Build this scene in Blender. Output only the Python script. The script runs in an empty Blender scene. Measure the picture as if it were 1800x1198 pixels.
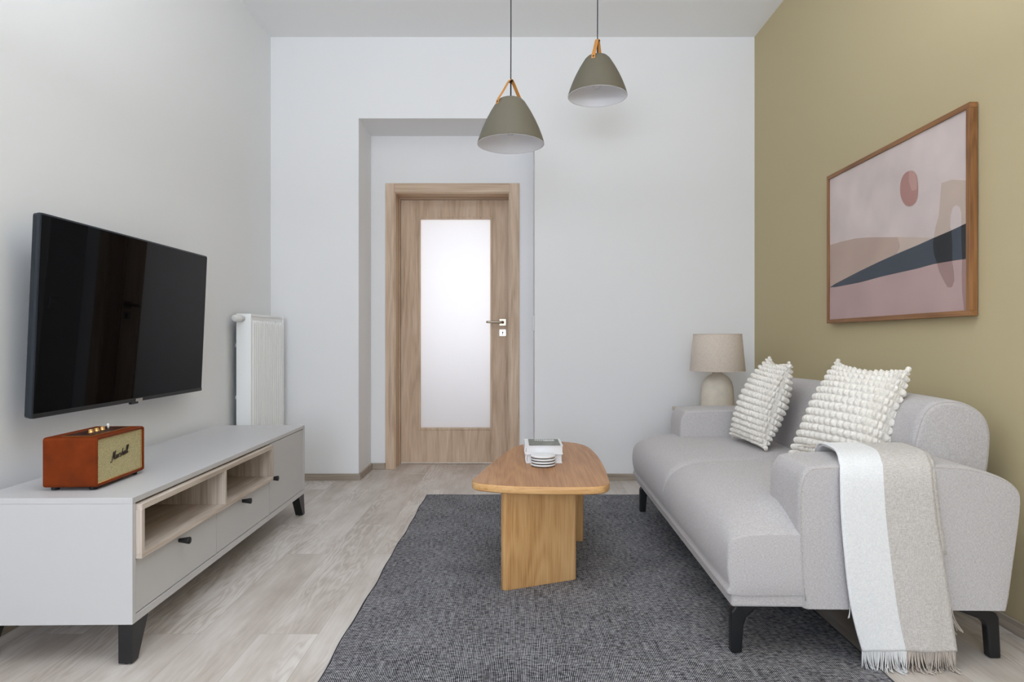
import bpy, bmesh, math, random
from mathutils import Vector, Matrix
random.seed(7)
PI = math.pi
C = bpy.context.scene.collection
F = 1130.0; VX = 905.0; VY = 598.0; H = 0.919

def rgb(r, g, b):
    f = lambda c: (c/255)/12.92 if c/255 <= .04045 else ((c/255+.055)/1.055)**2.4
    return (f(r), f(g), f(b), 1)

# ------------------------------------------------------------------ materials
def newmat(name):
    m = bpy.data.materials.new(name); m.use_nodes = True
    nt = m.node_tree; b = nt.nodes['Principled BSDF']
    return m, nt, b
def nd(nt, t, **kw):
    n = nt.nodes.new(t)
    for k, v in kw.items():
        if k in n.inputs: n.inputs[k].default_value = v
        else: setattr(n, k, v)
    return n
def coords(nt, scale=(1, 1, 1), rot=(0, 0, 0)):
    tc = nd(nt, 'ShaderNodeTexCoord'); mp = nd(nt, 'ShaderNodeMapping')
    mp.inputs['Scale'].default_value = scale; mp.inputs['Rotation'].default_value = rot
    nt.links.new(tc.outputs['Object'], mp.inputs['Vector'])
    return mp.outputs['Vector']
def bump(nt, b, h, strength, dist=.001):
    bp = nd(nt, 'ShaderNodeBump'); bp.inputs['Strength'].default_value = strength
    bp.inputs['Distance'].default_value = dist
    nt.links.new(h, bp.inputs['Height']); nt.links.new(bp.outputs['Normal'], b.inputs['Normal'])
def plain(name, col, rough=.5, metal=0, nscale=0, nstr=0, ndist=.001, var=0, vscale=3, spec=.5, coat=0, sheen=0, stretch=(1,1,1)):
    m, nt, b = newmat(name)
    b.inputs['Base Color'].default_value = col; b.inputs['Roughness'].default_value = rough
    b.inputs['Metallic'].default_value = metal; b.inputs['Specular IOR Level'].default_value = spec
    b.inputs['Coat Weight'].default_value = coat
    b.inputs['Sheen Weight'].default_value = sheen
    if nstr:
        n = nd(nt, 'ShaderNodeTexNoise', Scale=nscale, Detail=3); nt.links.new(coords(nt, stretch), n.inputs['Vector'])
        bump(nt, b, n.outputs['Fac'], nstr, ndist)
    if var:
        n = nd(nt, 'ShaderNodeTexNoise', Scale=vscale, Detail=4); nt.links.new(coords(nt, stretch), n.inputs['Vector'])
        r = nd(nt, 'ShaderNodeMapRange'); r.inputs['From Min'].default_value = .3; r.inputs['From Max'].default_value = .7
        r.inputs['To Min'].default_value = 1-var; r.inputs['To Max'].default_value = 1+var
        nt.links.new(n.outputs['Fac'], r.inputs['Value'])
        mx = nd(nt, 'ShaderNodeVectorMath', operation='SCALE'); mx.inputs[0].default_value = col[:3]
        nt.links.new(r.outputs['Result'], mx.inputs['Scale']); nt.links.new(mx.outputs['Vector'], b.inputs['Base Color'])
    return m
def fabric(name, col, col2, scale=500, strength=.5, rough=.95, dist=.0012, sheen=.15):
    """woven cloth: crossed thread pattern in two tones"""
    m, nt, b = newmat(name); L = nt.links
    b.inputs['Roughness'].default_value = rough; b.inputs['Specular IOR Level'].default_value = .15
    b.inputs['Sheen Weight'].default_value = sheen
    v = coords(nt)
    n1 = nd(nt, 'ShaderNodeTexNoise', Scale=scale, Detail=2)
    mp1 = nd(nt, 'ShaderNodeMapping'); mp1.inputs['Scale'].default_value = (1, 1, .22); L.new(v, mp1.inputs['Vector']); L.new(mp1.outputs[0], n1.inputs['Vector'])
    n2 = nd(nt, 'ShaderNodeTexNoise', Scale=scale, Detail=2)
    mp2 = nd(nt, 'ShaderNodeMapping'); mp2.inputs['Scale'].default_value = (.22, .22, 1); L.new(v, mp2.inputs['Vector']); L.new(mp2.outputs[0], n2.inputs['Vector'])
    ad = nd(nt, 'ShaderNodeMath', operation='ADD'); L.new(n1.outputs['Fac'], ad.inputs[0]); L.new(n2.outputs['Fac'], ad.inputs[1])
    r = nd(nt, 'ShaderNodeMapRange'); r.inputs['From Min'].default_value = .8; r.inputs['From Max'].default_value = 1.2
    L.new(ad.outputs[0], r.inputs['Value'])
    mx = nd(nt, 'ShaderNodeMix', data_type='RGBA'); mx.inputs['A'].default_value = col2; mx.inputs['B'].default_value = col
    L.new(r.outputs[0], mx.inputs['Factor']); L.new(mx.outputs['Result'], b.inputs['Base Color'])
    bump(nt, b, ad.outputs[0], strength, dist)
    return m
def wood(name, cols, axis=2, scale=1.0, rough=.45, ring=9, stretch=.12, bumps=.15, coat=0, cath=1.0, fine=1.0, amp=.10):
    """long-grained timber: axis = grain direction. cols dark -> light"""
    m, nt, b = newmat(name); L = nt.links
    sc = [scale]*3; sc[axis] = scale*stretch
    v = coords(nt, tuple(sc))
    n0 = nd(nt, 'ShaderNodeTexNoise', Scale=2.2, Detail=3, Roughness=.5); L.new(v, n0.inputs['Vector'])
    mm = nd(nt, 'ShaderNodeMath', operation='MULTIPLY'); mm.inputs[1].default_value = ring*cath; L.new(n0.outputs['Fac'], mm.inputs[0])
    si = nd(nt, 'ShaderNodeMath', operation='SINE'); m2 = nd(nt, 'ShaderNodeMath', operation='MULTIPLY'); m2.inputs[1].default_value = 6.283
    L.new(mm.outputs[0], m2.inputs[0]); L.new(m2.outputs[0], si.inputs[0])
    n1 = nd(nt, 'ShaderNodeTexNoise', Scale=60*fine, Detail=4, Roughness=.6)
    sc2 = [1, 1, 1]; sc2[axis] = .16
    mp = nd(nt, 'ShaderNodeMapping'); mp.inputs['Scale'].default_value = sc2; L.new(v, mp.inputs['Vector']); L.new(mp.outputs[0], n1.inputs['Vector'])
    n2 = nd(nt, 'ShaderNodeTexNoise', Scale=5, Detail=3); L.new(v, n2.inputs['Vector'])
    a = nd(nt, 'ShaderNodeMath', operation='MULTIPLY_ADD'); a.inputs[1].default_value = amp; L.new(si.outputs[0], a.inputs[0]); L.new(n1.outputs['Fac'], a.inputs[2])
    a2 = nd(nt, 'ShaderNodeMath', operation='MULTIPLY_ADD'); a2.inputs[1].default_value = .8; L.new(n2.outputs['Fac'], a2.inputs[0]); L.new(a.outputs[0], a2.inputs[2])
    r = nd(nt, 'ShaderNodeMapRange'); r.inputs['From Min'].default_value = .55; r.inputs['From Max'].default_value = 1.25; L.new(a2.outputs[0], r.inputs['Value'])
    cr = nd(nt, 'ShaderNodeValToRGB'); L.new(r.outputs[0], cr.inputs['Fac'])
    e = cr.color_ramp.elements
    e[0].position = 0; e[0].color = cols[0]; e[1].position = 1; e[1].color = cols[-1]
    for i, c in enumerate(cols[1:-1]): x = e.new((i+1)/(len(cols)-1)); x.color = c
    L.new(cr.outputs['Color'], b.inputs['Base Color'])
    b.inputs['Roughness'].default_value = rough; b.inputs['Coat Weight'].default_value = coat; b.inputs['Coat Roughness'].default_value = .25
    b.inputs['Specular IOR Level'].default_value = .4
    bump(nt, b, n1.outputs['Fac'], bumps, .0006)
    return m

def floor_mat():
    m, nt, b = newmat('pale_oak_vinyl'); L = nt.links
    tc = nd(nt, 'ShaderNodeTexCoord')
    mp = nd(nt, 'ShaderNodeMapping'); mp.inputs['Rotation'].default_value = (0, 0, PI/2); mp.inputs['Location'].default_value = (.37, .06, 0)
    L.new(tc.outputs['Object'], mp.inputs['Vector'])
    br = nd(nt, 'ShaderNodeTexBrick'); br.offset = .37; br.offset_frequency = 2
    for k, v in (('Scale', 1.0), ('Mortar Size', .0007), ('Mortar Smooth', 0.3), ('Brick Width', 1.2), ('Row Height', .185), ('Bias', 0)): br.inputs[k].default_value = v
    br.inputs['Color1'].default_value = (0, 0, 0, 1); br.inputs['Color2'].default_value = (1, 1, 1, 1); br.inputs['Mortar'].default_value = (.5, .5, .5, 1)
    L.new(mp.outputs[0], br.inputs['Vector'])
    # every plank shifts its grain
    off = nd(nt, 'ShaderNodeVectorMath', operation='SCALE'); off.inputs['Scale'].default_value = 13.7; L.new(br.outputs['Color'], off.inputs[0])
    ad = nd(nt, 'ShaderNodeVectorMath', operation='ADD'); L.new(tc.outputs['Object'], ad.inputs[0]); L.new(off.outputs['Vector'], ad.inputs[1])
    st = nd(nt, 'ShaderNodeMapping'); st.inputs['Scale'].default_value = (1, .16, 1); L.new(ad.outputs[0], st.inputs['Vector'])
    n0 = nd(nt, 'ShaderNodeTexNoise', Scale=5.5, Detail=4, Roughness=.55); L.new(st.outputs[0], n0.inputs['Vector'])
    rg = nd(nt, 'ShaderNodeMath', operation='MULTIPLY'); rg.inputs[1].default_value = 6.283*20; L.new(n0.outputs['Fac'], rg.inputs[0])
    si = nd(nt, 'ShaderNodeMath', operation='SINE'); L.new(rg.outputs[0], si.inputs[0])
    n1 = nd(nt, 'ShaderNodeTexNoise', Scale=90, Detail=4, Roughness=.6)
    st2 = nd(nt, 'ShaderNodeMapping'); st2.inputs['Scale'].default_value = (1, .3, 1); L.new(st.outputs[0], st2.inputs['Vector']); L.new(st2.outputs[0], n1.inputs['Vector'])
    n2 = nd(nt, 'ShaderNodeTexNoise', Scale=7, Detail=4, Roughness=.6)
    st3 = nd(nt, 'ShaderNodeMapping'); st3.inputs['Scale'].default_value = (1, 1.8, 1); st3.inputs['Location'].default_value = (3, 5, 1); L.new(st.outputs[0], st3.inputs['Vector']); L.new(st3.outputs[0], n2.inputs['Vector'])
    # ring marks only show in patches
    n3 = nd(nt, 'ShaderNodeTexNoise', Scale=3.0, Detail=2); L.new(st.outputs[0], n3.inputs['Vector'])
    msk = nd(nt, 'ShaderNodeMapRange'); msk.inputs['From Min'].default_value = .48; msk.inputs['From Max'].default_value = .62; msk.inputs['To Max'].default_value = .11; L.new(n3.outputs['Fac'], msk.inputs['Value'])
    s2 = nd(nt, 'ShaderNodeMath', operation='MULTIPLY'); L.new(si.outputs[0], s2.inputs[0]); L.new(msk.outputs[0], s2.inputs[1])
    a = nd(nt, 'ShaderNodeMath', operation='MULTIPLY_ADD'); a.inputs[1].default_value = .30; L.new(n1.outputs['Fac'], a.inputs[0]); L.new(s2.outputs[0], a.inputs[2])
    a2 = nd(nt, 'ShaderNodeMath', operation='MULTIPLY_ADD'); a2.inputs[1].default_value = .95; L.new(n2.outputs['Fac'], a2.inputs[0]); L.new(a.outputs[0], a2.inputs[2])
    a3 = nd(nt, 'ShaderNodeMath', operation='MULTIPLY_ADD'); a3.inputs[1].default_value = .07; L.new(br.outputs['Color'], a3.inputs[0]); L.new(a2.outputs[0], a3.inputs[2])
    r = nd(nt, 'ShaderNodeMapRange'); r.inputs['From Min'].default_value = .42; r.inputs['From Max'].default_value = 1.06; L.new(a3.outputs[0], r.inputs['Value'])
    cr = nd(nt, 'ShaderNodeValToRGB'); L.new(r.outputs[0], cr.inputs['Fac']); e = cr.color_ramp.elements
    e[0].position = 0; e[0].color = rgb(176, 165, 155); e[1].position = 1; e[1].color = rgb(228, 223, 218)
    x = e.new(.35); x.color = rgb(200, 191, 183); x = e.new(.65); x.color = rgb(216, 209, 203)
    mx = nd(nt, 'ShaderNodeMix', data_type='RGBA'); mx.inputs['B'].default_value = rgb(140, 126, 112)
    fm = nd(nt, 'ShaderNodeMath', operation='MULTIPLY'); fm.inputs[1].default_value = .55; L.new(br.outputs['Fac'], fm.inputs[0])
    L.new(fm.outputs[0], mx.inputs['Factor']); L.new(cr.outputs['Color'], mx.inputs['A']); L.new(mx.outputs['Result'], b.inputs['Base Color'])
    b.inputs['Roughness'].default_value = .42; b.inputs['Specular IOR Level'].default_value = .4
    bump(nt, b, n1.outputs['Fac'], .25, .0005)
    return m

def rug_mat():
    m, nt, b = newmat('flatweave_charcoal'); L = nt.links
    tc = nd(nt, 'ShaderNodeTexCoord'); sp = nd(nt, 'ShaderNodeSeparateXYZ')
    wob = nd(nt, 'ShaderNodeTexNoise', Scale=9, Detail=2); L.new(tc.outputs['Object'], wob.inputs['Vector'])
    L.new(tc.outputs['Object'], sp.inputs[0])
    wx = nd(nt, 'ShaderNodeMath', operation='MULTIPLY_ADD'); wx.inputs[1].default_value = .012; L.new(wob.outputs['Fac'], wx.inputs[0]); L.new(sp.outputs['X'], wx.inputs[2])
    sx = nd(nt, 'ShaderNodeMath', operation='MULTIPLY'); sx.inputs[1].default_value = 2*PI/.0049; L.new(wx.outputs[0], sx.inputs[0])
    s1 = nd(nt, 'ShaderNodeMath', operation='SINE'); L.new(sx.outputs[0], s1.inputs[0])
    sy = nd(nt, 'ShaderNodeMath', operation='MULTIPLY'); sy.inputs[1].default_value = 2*PI/.0046; L.new(sp.outputs['Y'], sy.inputs[0])
    s2 = nd(nt, 'ShaderNodeMath', operation='SINE'); L.new(sy.outputs[0], s2.inputs[0])
    nx = nd(nt, 'ShaderNodeTexNoise', Scale=1, Detail=2)
    mp = nd(nt, 'ShaderNodeMapping'); mp.inputs['Scale'].default_value = (60, 120, 1); L.new(tc.outputs['Object'], mp.inputs['Vector']); L.new(mp.outputs[0], nx.inputs['Vector'])
    ny = nd(nt, 'ShaderNodeTexNoise', Scale=1, Detail=2)
    mp2 = nd(nt, 'ShaderNodeMapping'); mp2.inputs['Scale'].default_value = (130, 14, 1); L.new(tc.outputs['Object'], mp2.inputs['Vector']); L.new(mp2.outputs[0], ny.inputs['Vector'])
    nb = nd(nt, 'ShaderNodeTexNoise', Scale=5, Detail=4); L.new(tc.outputs['Object'], nb.inputs['Vector'])
    def mad(a_, k, c_):
        q = nd(nt, 'ShaderNodeMath', operation='MULTIPLY_ADD'); q.inputs[1].default_value = k; L.new(a_, q.inputs[0])
        if c_ is None: q.inputs[2].default_value = 0
        else: L.new(c_, q.inputs[2])
        return q.outputs[0]
    h = mad(s1.outputs[0], .42, None); h = mad(s2.outputs[0], .10, h); h = mad(nx.outputs['Fac'], 1.3, h); h = mad(ny.outputs['Fac'], .5, h); h = mad(nb.outputs['Fac'], .35, h)
    r = nd(nt, 'ShaderNodeMapRange'); r.inputs['From Min'].default_value = .72; r.inputs['From Max'].default_value = 1.5; L.new(h, r.inputs['Value'])
    cr = nd(nt, 'ShaderNodeValToRGB'); L.new(r.outputs[0], cr.inputs['Fac']); e = cr.color_ramp.elements
    e[0].position = 0; e[0].color = rgb(24, 24, 29); e[1].position = 1; e[1].color = rgb(186, 186, 190)
    x = e.new(.45); x.color = rgb(84, 84, 89)
    L.new(cr.outputs['Color'], b.inputs['Base Color'])
    b.inputs['Roughness'].default_value = 1; b.inputs['Specular IOR Level'].default_value = .1
    bump(nt, b, h, .35, .0015)
    return m

M = {}
M['wall'] = plain('white_wall_paint', rgb(238, 238, 239), .85, nscale=160, nstr=.12, ndist=.0006, spec=.25)
M['wallL'] = plain('white_wall_paint_left', rgb(238, 239, 240), .85, nscale=160, nstr=.12, ndist=.0006, spec=.25)
M['olive'] = plain('olive_wall_paint', rgb(192, 178, 142), .8, nscale=160, nstr=.15, ndist=.0006, spec=.25)
M['ceil'] = plain('ceiling_paint', rgb(240, 240, 240), .9, nscale=120, nstr=.08, ndist=.0005, spec=.2)
M['floor'] = floor_mat()
M['rug'] = rug_mat()
M['rugedge'] = plain('rug_binding', rgb(60, 60, 66), 1, nscale=400, nstr=.5)
M['base'] = wood('greyed_oak_skirting', [rgb(138, 126, 112), rgb(166, 154, 140), rgb(186, 175, 161)], axis=0, scale=2.5, rough=.5)
M['basey'] = wood('greyed_oak_skirting_side', [rgb(138, 126, 112), rgb(166, 154, 140), rgb(186, 175, 161)], axis=1, scale=2.5, rough=.5)
dc = [rgb(172, 144, 119), rgb(198, 171, 145), rgb(212, 187, 162), rgb(222, 200, 176)]
M['door'] = wood('door_oak_upright', dc, axis=2, scale=3.0, rough=.5, stretch=.12, ring=8, fine=1.5)
M['doorh'] = wood('door_oak_level', dc, axis=0, scale=3.0, rough=.5, stretch=.08, ring=5)
tcs = [rgb(178, 128, 76), rgb(208, 158, 102), rgb(222, 176, 120), rgb(230, 188, 134)]
M['tablev'] = wood('table_oak_upright', tcs, axis=2, scale=2.4, rough=.42, stretch=.15, ring=15, fine=1.6, amp=.09)
M['tabley'] = wood('table_oak_top', [rgb(136, 92, 56), rgb(164, 116, 76), rgb(182, 134, 90), rgb(194, 148, 104)], axis=1, scale=3.2, rough=.42, stretch=.08, ring=12, fine=1.8, amp=.07)
M['tablee'] = wood('table_oak_edge', tcs, axis=0, scale=2.6, rough=.4, stretch=.16, ring=6)
M['fr'] = wood('frame_oak_upright', [rgb(112, 74, 42), rgb(140, 96, 58), rgb(162, 116, 72)], axis=2, scale=5, rough=.45, stretch=.1)
M['frh'] = wood('frame_oak_level', [rgb(112, 74, 42), rgb(140, 96, 58), rgb(162, 116, 72)], axis=1, scale=5, rough=.45, stretch=.1)
M['stand'] = plain('warm_grey_lacquer', rgb(202, 201, 202), .42, nscale=300, nstr=.03, spec=.4)
nc = [rgb(160, 144, 130), rgb(188, 173, 159), rgb(208, 195, 183), rgb(220, 209, 198)]
M['nichey'] = wood('pale_sonoma_long', nc, axis=1, scale=4, rough=.55, stretch=.1, ring=5)
M['nichev'] = wood('pale_sonoma_upright', nc, axis=2, scale=4, rough=.55, stretch=.1, ring=5)
M['black'] = plain('black_satin_metal', rgb(22, 23, 26), .38, spec=.5)
M['blackp'] = plain('black_plastic', rgb(18, 19, 21), .45)
M['bezel'] = plain('tv_dark_metal_bezel', rgb(52, 58, 66), .35, metal=.6)
M['screen'] = plain('tv_glass', rgb(3, 3, 5), .02, spec=.07)
M['silver'] = plain('brushed_silver', rgb(196, 194, 188), .3, metal=1)
M['nickel'] = plain('nickel_brass', rgb(168, 158, 140), .28, metal=1)
M['rad'] = plain('radiator_enamel', rgb(246, 247, 247), .35, spec=.5)
M['radd'] = plain('radiator_back', rgb(120, 124, 124), .6)
M['white'] = plain('white_plastic', rgb(232, 232, 230), .4)
sc1, sc2 = rgb(198, 194, 193), rgb(176, 171, 171)
M['sofa'] = fabric('sofa_weave', sc1, sc2, 700, .35, dist=.0008)
M['seam'] = fabric('sofa_piping', rgb(196, 189, 184), rgb(170, 163, 159), 620, .4)
M['shade'] = fabric('lamp_linen', rgb(224, 211, 197), rgb(204, 190, 176), 520, .4)
M['ceramic'] = plain('rough_ceramic', rgb(214, 205, 190), .8, nscale=60, nstr=.5, ndist=.002, var=.06, vscale=22)
M['knot'] = fabric('knotted_wool', rgb(240, 236, 228), rgb(222, 216, 206), 300, .5, sheen=.3)
M['bw'] = fabric('throw_white', rgb(240, 240, 240), rgb(224, 225, 227), 700, .4)
M['bb'] = fabric('throw_beige', rgb(214, 209, 205), rgb(190, 184, 179), 520, .8, dist=.0015)
M['bd'] = fabric('throw_taupe', rgb(172, 158, 148), rgb(136, 122, 112), 330, .8)
M['fw'] = plain('fringe_white', rgb(226, 226, 226), .95, spec=.1)
M['fb'] = plain('fringe_beige', rgb(196, 186, 176), .95, spec=.1)
M['fd'] = plain('fringe_taupe', rgb(168, 152, 142), .95, spec=.1)
M['leather'] = plain('brown_leatherette', rgb(116, 47, 10), .5, nscale=240, nstr=.35, ndist=.0006, var=.24, vscale=16, spec=.12)
M['leatherd'] = plain('dark_brown_panel', rgb(58, 22, 8), .5, nscale=240, nstr=.2)
M['strap'] = plain('tan_leather', rgb(196, 134, 62), .5, nscale=200, nstr=.2, var=.08, vscale=30)
M['gold'] = plain('brass', rgb(214, 170, 110), .25, metal=1)
M['logo'] = plain('dark_lettering', rgb(42, 24, 14), .4)
M['shadeo'] = plain('olive_grey_enamel', rgb(106, 100, 84), .6, nscale=400, nstr=.05)
M['shadei'] = plain('white_enamel_inside', rgb(246, 246, 250), .5)
M['cord'] = plain('black_textile_cord', rgb(34, 36, 38), .8)
M['paper'] = plain('white_paper', rgb(232, 232, 234), .7, nscale=900, nstr=.4, stretch=(.02, .02, 1))
M['cover'] = plain('white_cover', rgb(236, 236, 238), .4)
M['stone'] = plain('white_marble', rgb(228, 228, 228), .35, var=.05, vscale=25)
M['cork'] = plain('dark_felt', rgb(34, 34, 36), .9)
M['oakt'] = wood('side_table_oak', nc, axis=0, scale=4, rough=.5)

def grille_mat():
    m, nt, b = newmat('gold_grille_cloth'); L = nt.links
    v = coords(nt, (1, 1, 1))
    w = nd(nt, 'ShaderNodeTexWave', wave_type='BANDS', bands_direction='DIAGONAL', Scale=160, Distortion=2.5, Detail=2); w.inputs['Detail Scale'].default_value = 60
    L.new(v, w.inputs['Vector'])
    n = nd(nt, 'ShaderNodeTexNoise', Scale=330, Detail=2); L.new(v, n.inputs['Vector'])
    a = nd(nt, 'ShaderNodeMath', operation='MULTIPLY_ADD'); a.inputs[1].default_value = .6; L.new(w.outputs['Fac'], a.inputs[0]); L.new(n.outputs['Fac'], a.inputs[2])
    mx = nd(nt, 'ShaderNodeMix', data_type='RGBA'); mx.inputs['A'].default_value = rgb(138, 126, 86); mx.inputs['B'].default_value = rgb(222, 210, 162)
    r = nd(nt, 'ShaderNodeMapRange'); r.inputs['From Min'].default_value = .4; r.inputs['From Max'].default_value = 1.15; L.new(a.outputs[0], r.inputs['Value'])
    L.new(r.outputs[0], mx.inputs['Factor']); L.new(mx.outputs['Result'], b.inputs['Base Color']); b.inputs['Roughness'].default_value = .8
    bump(nt, b, a.outputs[0], .4, .0008)
    return m
M['grille'] = grille_mat()
def frosted():
    m, nt, b = newmat('frosted_door_glass'); L = nt.links
    out = nt.nodes['Material Output']
    tr = nd(nt, 'ShaderNodeBsdfTranslucent'); tr.inputs['Color'].default_value = (.93, .93, .95, 1)
    gl = nd(nt, 'ShaderNodeBsdfGlossy'); gl.inputs['Roughness'].default_value = .35
    df = nd(nt, 'ShaderNodeBsdfDiffuse'); df.inputs['Color'].default_value = (.85, .85, .88, 1)
    mx = nd(nt, 'ShaderNodeMixShader'); mx.inputs[0].default_value = .06; L.new(tr.outputs[0], mx.inputs[1]); L.new(gl.outputs[0], mx.inputs[2])
    m2 = nd(nt, 'ShaderNodeMixShader'); m2.inputs[0].default_value = .25; L.new(mx.outputs[0], m2.inputs[1]); L.new(df.outputs[0], m2.inputs[2])
    L.new(m2.outputs[0], out.inputs['Surface'])
    return m
M['frost'] = frosted()
def clear(name, refl=.06, rough=.02):
    m, nt, b = newmat(name); L = nt.links; out = nt.nodes['Material Output']
    t = nd(nt, 'ShaderNodeBsdfTransparent'); g = nd(nt, 'ShaderNodeBsdfGlossy'); g.inputs['Roughness'].default_value = rough
    fr = nd(nt, 'ShaderNodeFresnel'); fr.inputs['IOR'].default_value = 1.45
    k = nd(nt, 'ShaderNodeMath', operation='MULTIPLY'); k.inputs[1].default_value = refl; L.new(fr.outputs[0], k.inputs[0])
    mx = nd(nt, 'ShaderNodeMixShader'); L.new(k.outputs[0], mx.inputs[0]); L.new(t.outputs[0], mx.inputs[1]); L.new(g.outputs[0], mx.inputs[2])
    L.new(mx.outputs[0], out.inputs['Surface'])
    return m
M['glass'] = clear('clear_glass', 1.0)
M['picglass'] = clear('picture_glass', .05, .05)
def bulbmat():
    m, nt, b = newmat('pale_bulb_glass'); L = nt.links; out = nt.nodes['Material Output']
    t = nd(nt, 'ShaderNodeBsdfTransparent'); mx = nd(nt, 'ShaderNodeMixShader'); mx.inputs[0].default_value = .45
    b.inputs['Base Color'].default_value = (.9, .9, .92, 1); b.inputs['Roughness'].default_value = .05
    L.new(t.outputs[0], mx.inputs[1]); L.new(b.outputs[0], mx.inputs[2]); L.new(mx.outputs[0], out.inputs['Surface'])
    return m
M['bulb'] = bulbmat()
def wash(name, c, var=.06):
    return plain(name, c, .8, var=var, vscale=6, spec=.2)

# ------------------------------------------------------------------ mesh helpers
def finish(name, bm, mats, parent=None, smooth=False, bevel=0, seg=2, sub=0, angle=35):
    bmesh.ops.recalc_face_normals(bm, faces=bm.faces)
    me = bpy.data.meshes.new(name); bm.to_mesh(me); bm.free()
    o = bpy.data.objects.new(name, me); C.objects.link(o)
    for m in (mats if isinstance(mats, (list, tuple)) else [mats]): me.materials.append(m)
    if smooth:
        for p in me.polygons: p.use_smooth = True
    if bevel:
        b = o.modifiers.new('bevel', 'BEVEL'); b.width = bevel; b.segments = seg; b.limit_method = 'ANGLE'; b.angle_limit = math.radians(angle)
        b.harden_normals = False
    if sub:
        s = o.modifiers.new('sub', 'SUBSURF'); s.levels = sub; s.render_levels = sub
    if parent: o.parent = parent
    return o
def box(bm, x0, x1, y0, y1, z0, z1, mi=0):
    vs = [bm.verts.new((x, y, z)) for x in (x0, x1) for y in (y0, y1) for z in (z0, z1)]
    for f in ((0, 1, 3, 2), (4, 6, 7, 5), (0, 4, 5, 1), (2, 3, 7, 6), (0, 2, 6, 4), (1, 5, 7, 3)):
        fc = bm.faces.new([vs[i] for i in f]); fc.material_index = mi
def boxes(name, lst, mats, parent=None, bevel=0, seg=2):
    bm = bmesh.new()
    for b in lst: box(bm, *b)
    return finish(name, bm, mats, parent, bevel=bevel, seg=seg)
def rings(bm, rs, close=True, cap=True, mi=0):
    vv = [[bm.verts.new(p) for p in r] for r in rs]
    n = len(rs[0])
    for a, b in zip(vv, vv[1:]):
        for i in range(n if close else n-1):
            f = bm.faces.new((a[i], a[(i+1) % n], b[(i+1) % n], b[i])); f.material_index = mi
    if cap and close:
        for r in (vv[0], vv[-1]):
            f = bm.faces.new(r); f.material_index = mi
    return vv
def lathe(bm, prof, cx=0, cy=0, seg=48, mi=0, closed=False):
    rs = []
    for r, z in prof:
        rs.append([(cx+r*math.cos(2*PI*i/seg), cy+r*math.sin(2*PI*i/seg), z) for i in range(seg)])
    vv = [[bm.verts.new(p) for p in r] for r in rs]
    m = len(vv); idx = list(range(m)) + ([0] if closed else [])
    for a, b in zip(idx, idx[1:]):
        for i in range(seg):
            f = bm.faces.new((vv[a][i], vv[a][(i+1) % seg], vv[b][(i+1) % seg], vv[b][i])); f.material_index = mi
    if not closed:
        for k in (0, -1):
            if prof[k][0] > 1e-5:
                f = bm.faces.new(vv[k]); f.material_index = mi
        bmesh.ops.remove_doubles(bm, verts=bm.verts, dist=1e-6)
def tube(bm, pts, r, seg=8, mi=0, taper=None):
    pts = [Vector(p) for p in pts]; rs = []
    up = Vector((0.123, .31, .94)).normalized()
    for i, p in enumerate(pts):
        t = (pts[min(i+1, len(pts)-1)]-pts[max(i-1, 0)]).normalized()
        a = t.cross(up)
        if a.length < 1e-3: a = t.cross(Vector((1, 0, 0)))
        a.normalize(); b = t.cross(a)
        rr = r if taper is None else r*(1-(1-taper)*i/(len(pts)-1))
        rs.append([p+a*rr*math.cos(2*PI*k/seg)+b*rr*math.sin(2*PI*k/seg) for k in range(seg)])
    rings(bm, rs, mi=mi)
def smooth_pts(P, n=6, closed=True):
    out = []; N = len(P); rng = range(N) if closed else range(N-1)
    for i in rng:
        g = (lambda k: P[k % N]) if closed else (lambda k: P[max(0, min(N-1, k))])
        p0, p1, p2, p3 = [Vector(g(k)) for k in (i-1, i, i+1, i+2)]
        for j in range(n):
            t = j/n
            out.append(.5*((2*p1)+(p2-p0)*t+(2*p0-5*p1+4*p2-p3)*t*t+(3*p1-p0-3*p2+p3)*t**3))
    if not closed: out.append(Vector(P[-1]))
    return out
def rpoly(P, seg=6):
    """P = [(x, y, r)] -> rounded closed polygon"""
    out = []; N = len(P)
    for i in range(N):
        p = Vector(P[i][:2]); a = Vector(P[i-1][:2])-p; b = Vector(P[(i+1) % N][:2])-p; r = P[i][2]
        if r <= 0: out.append(p); continue
        a.normalize(); b.normalize(); half = a.angle(b)/2; d = r/math.tan(half)
        c = p+(a+b).normalized()*(r/math.sin(half)); s = p+a*d; e = p+b*d
        v1 = s-c; v2 = e-c; ang = math.atan2(v1.x*v2.y-v1.y*v2.x, v1.dot(v2))
        for k in range(seg+1):
            t = ang*k/seg
            out.append(c+Vector((v1.x*math.cos(t)-v1.y*math.sin(t), v1.x*math.sin(t)+v1.y*math.cos(t))))
    return out
def offset2(P, d):
    """inset a closed 2D polygon by d (inwards)"""
    N = len(P); area = sum(P[i].x*P[(i+1) % N].y-P[(i+1) % N].x*P[i].y for i in range(N)); s = 1 if area > 0 else -1
    out = []
    for i in range(N):
        t = (P[(i+1) % N]-P[i-1])
        if t.length < 1e-9: out.append(P[i].copy()); continue
        t.normalize(); nrm = Vector((-t.y, t.x))*s
        out.append(P[i]+nrm*d)
    return out
def empty(name, loc=(0, 0, 0), rz=0, parent=None):
    o = bpy.data.objects.new(name, None); C.objects.link(o); o.location = loc; o.rotation_euler = (0, 0, rz); o.empty_display_size = .1
    if parent: o.parent = parent
    return o
def tag(o, label=None, cat=None, group=None, kind=None):
    if label: o['label'] = label
    if cat: o['category'] = cat
    if group: o['group'] = group
    if kind: o['kind'] = kind
    return o
def struct(o): o['kind'] = 'structure'; return o

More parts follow.
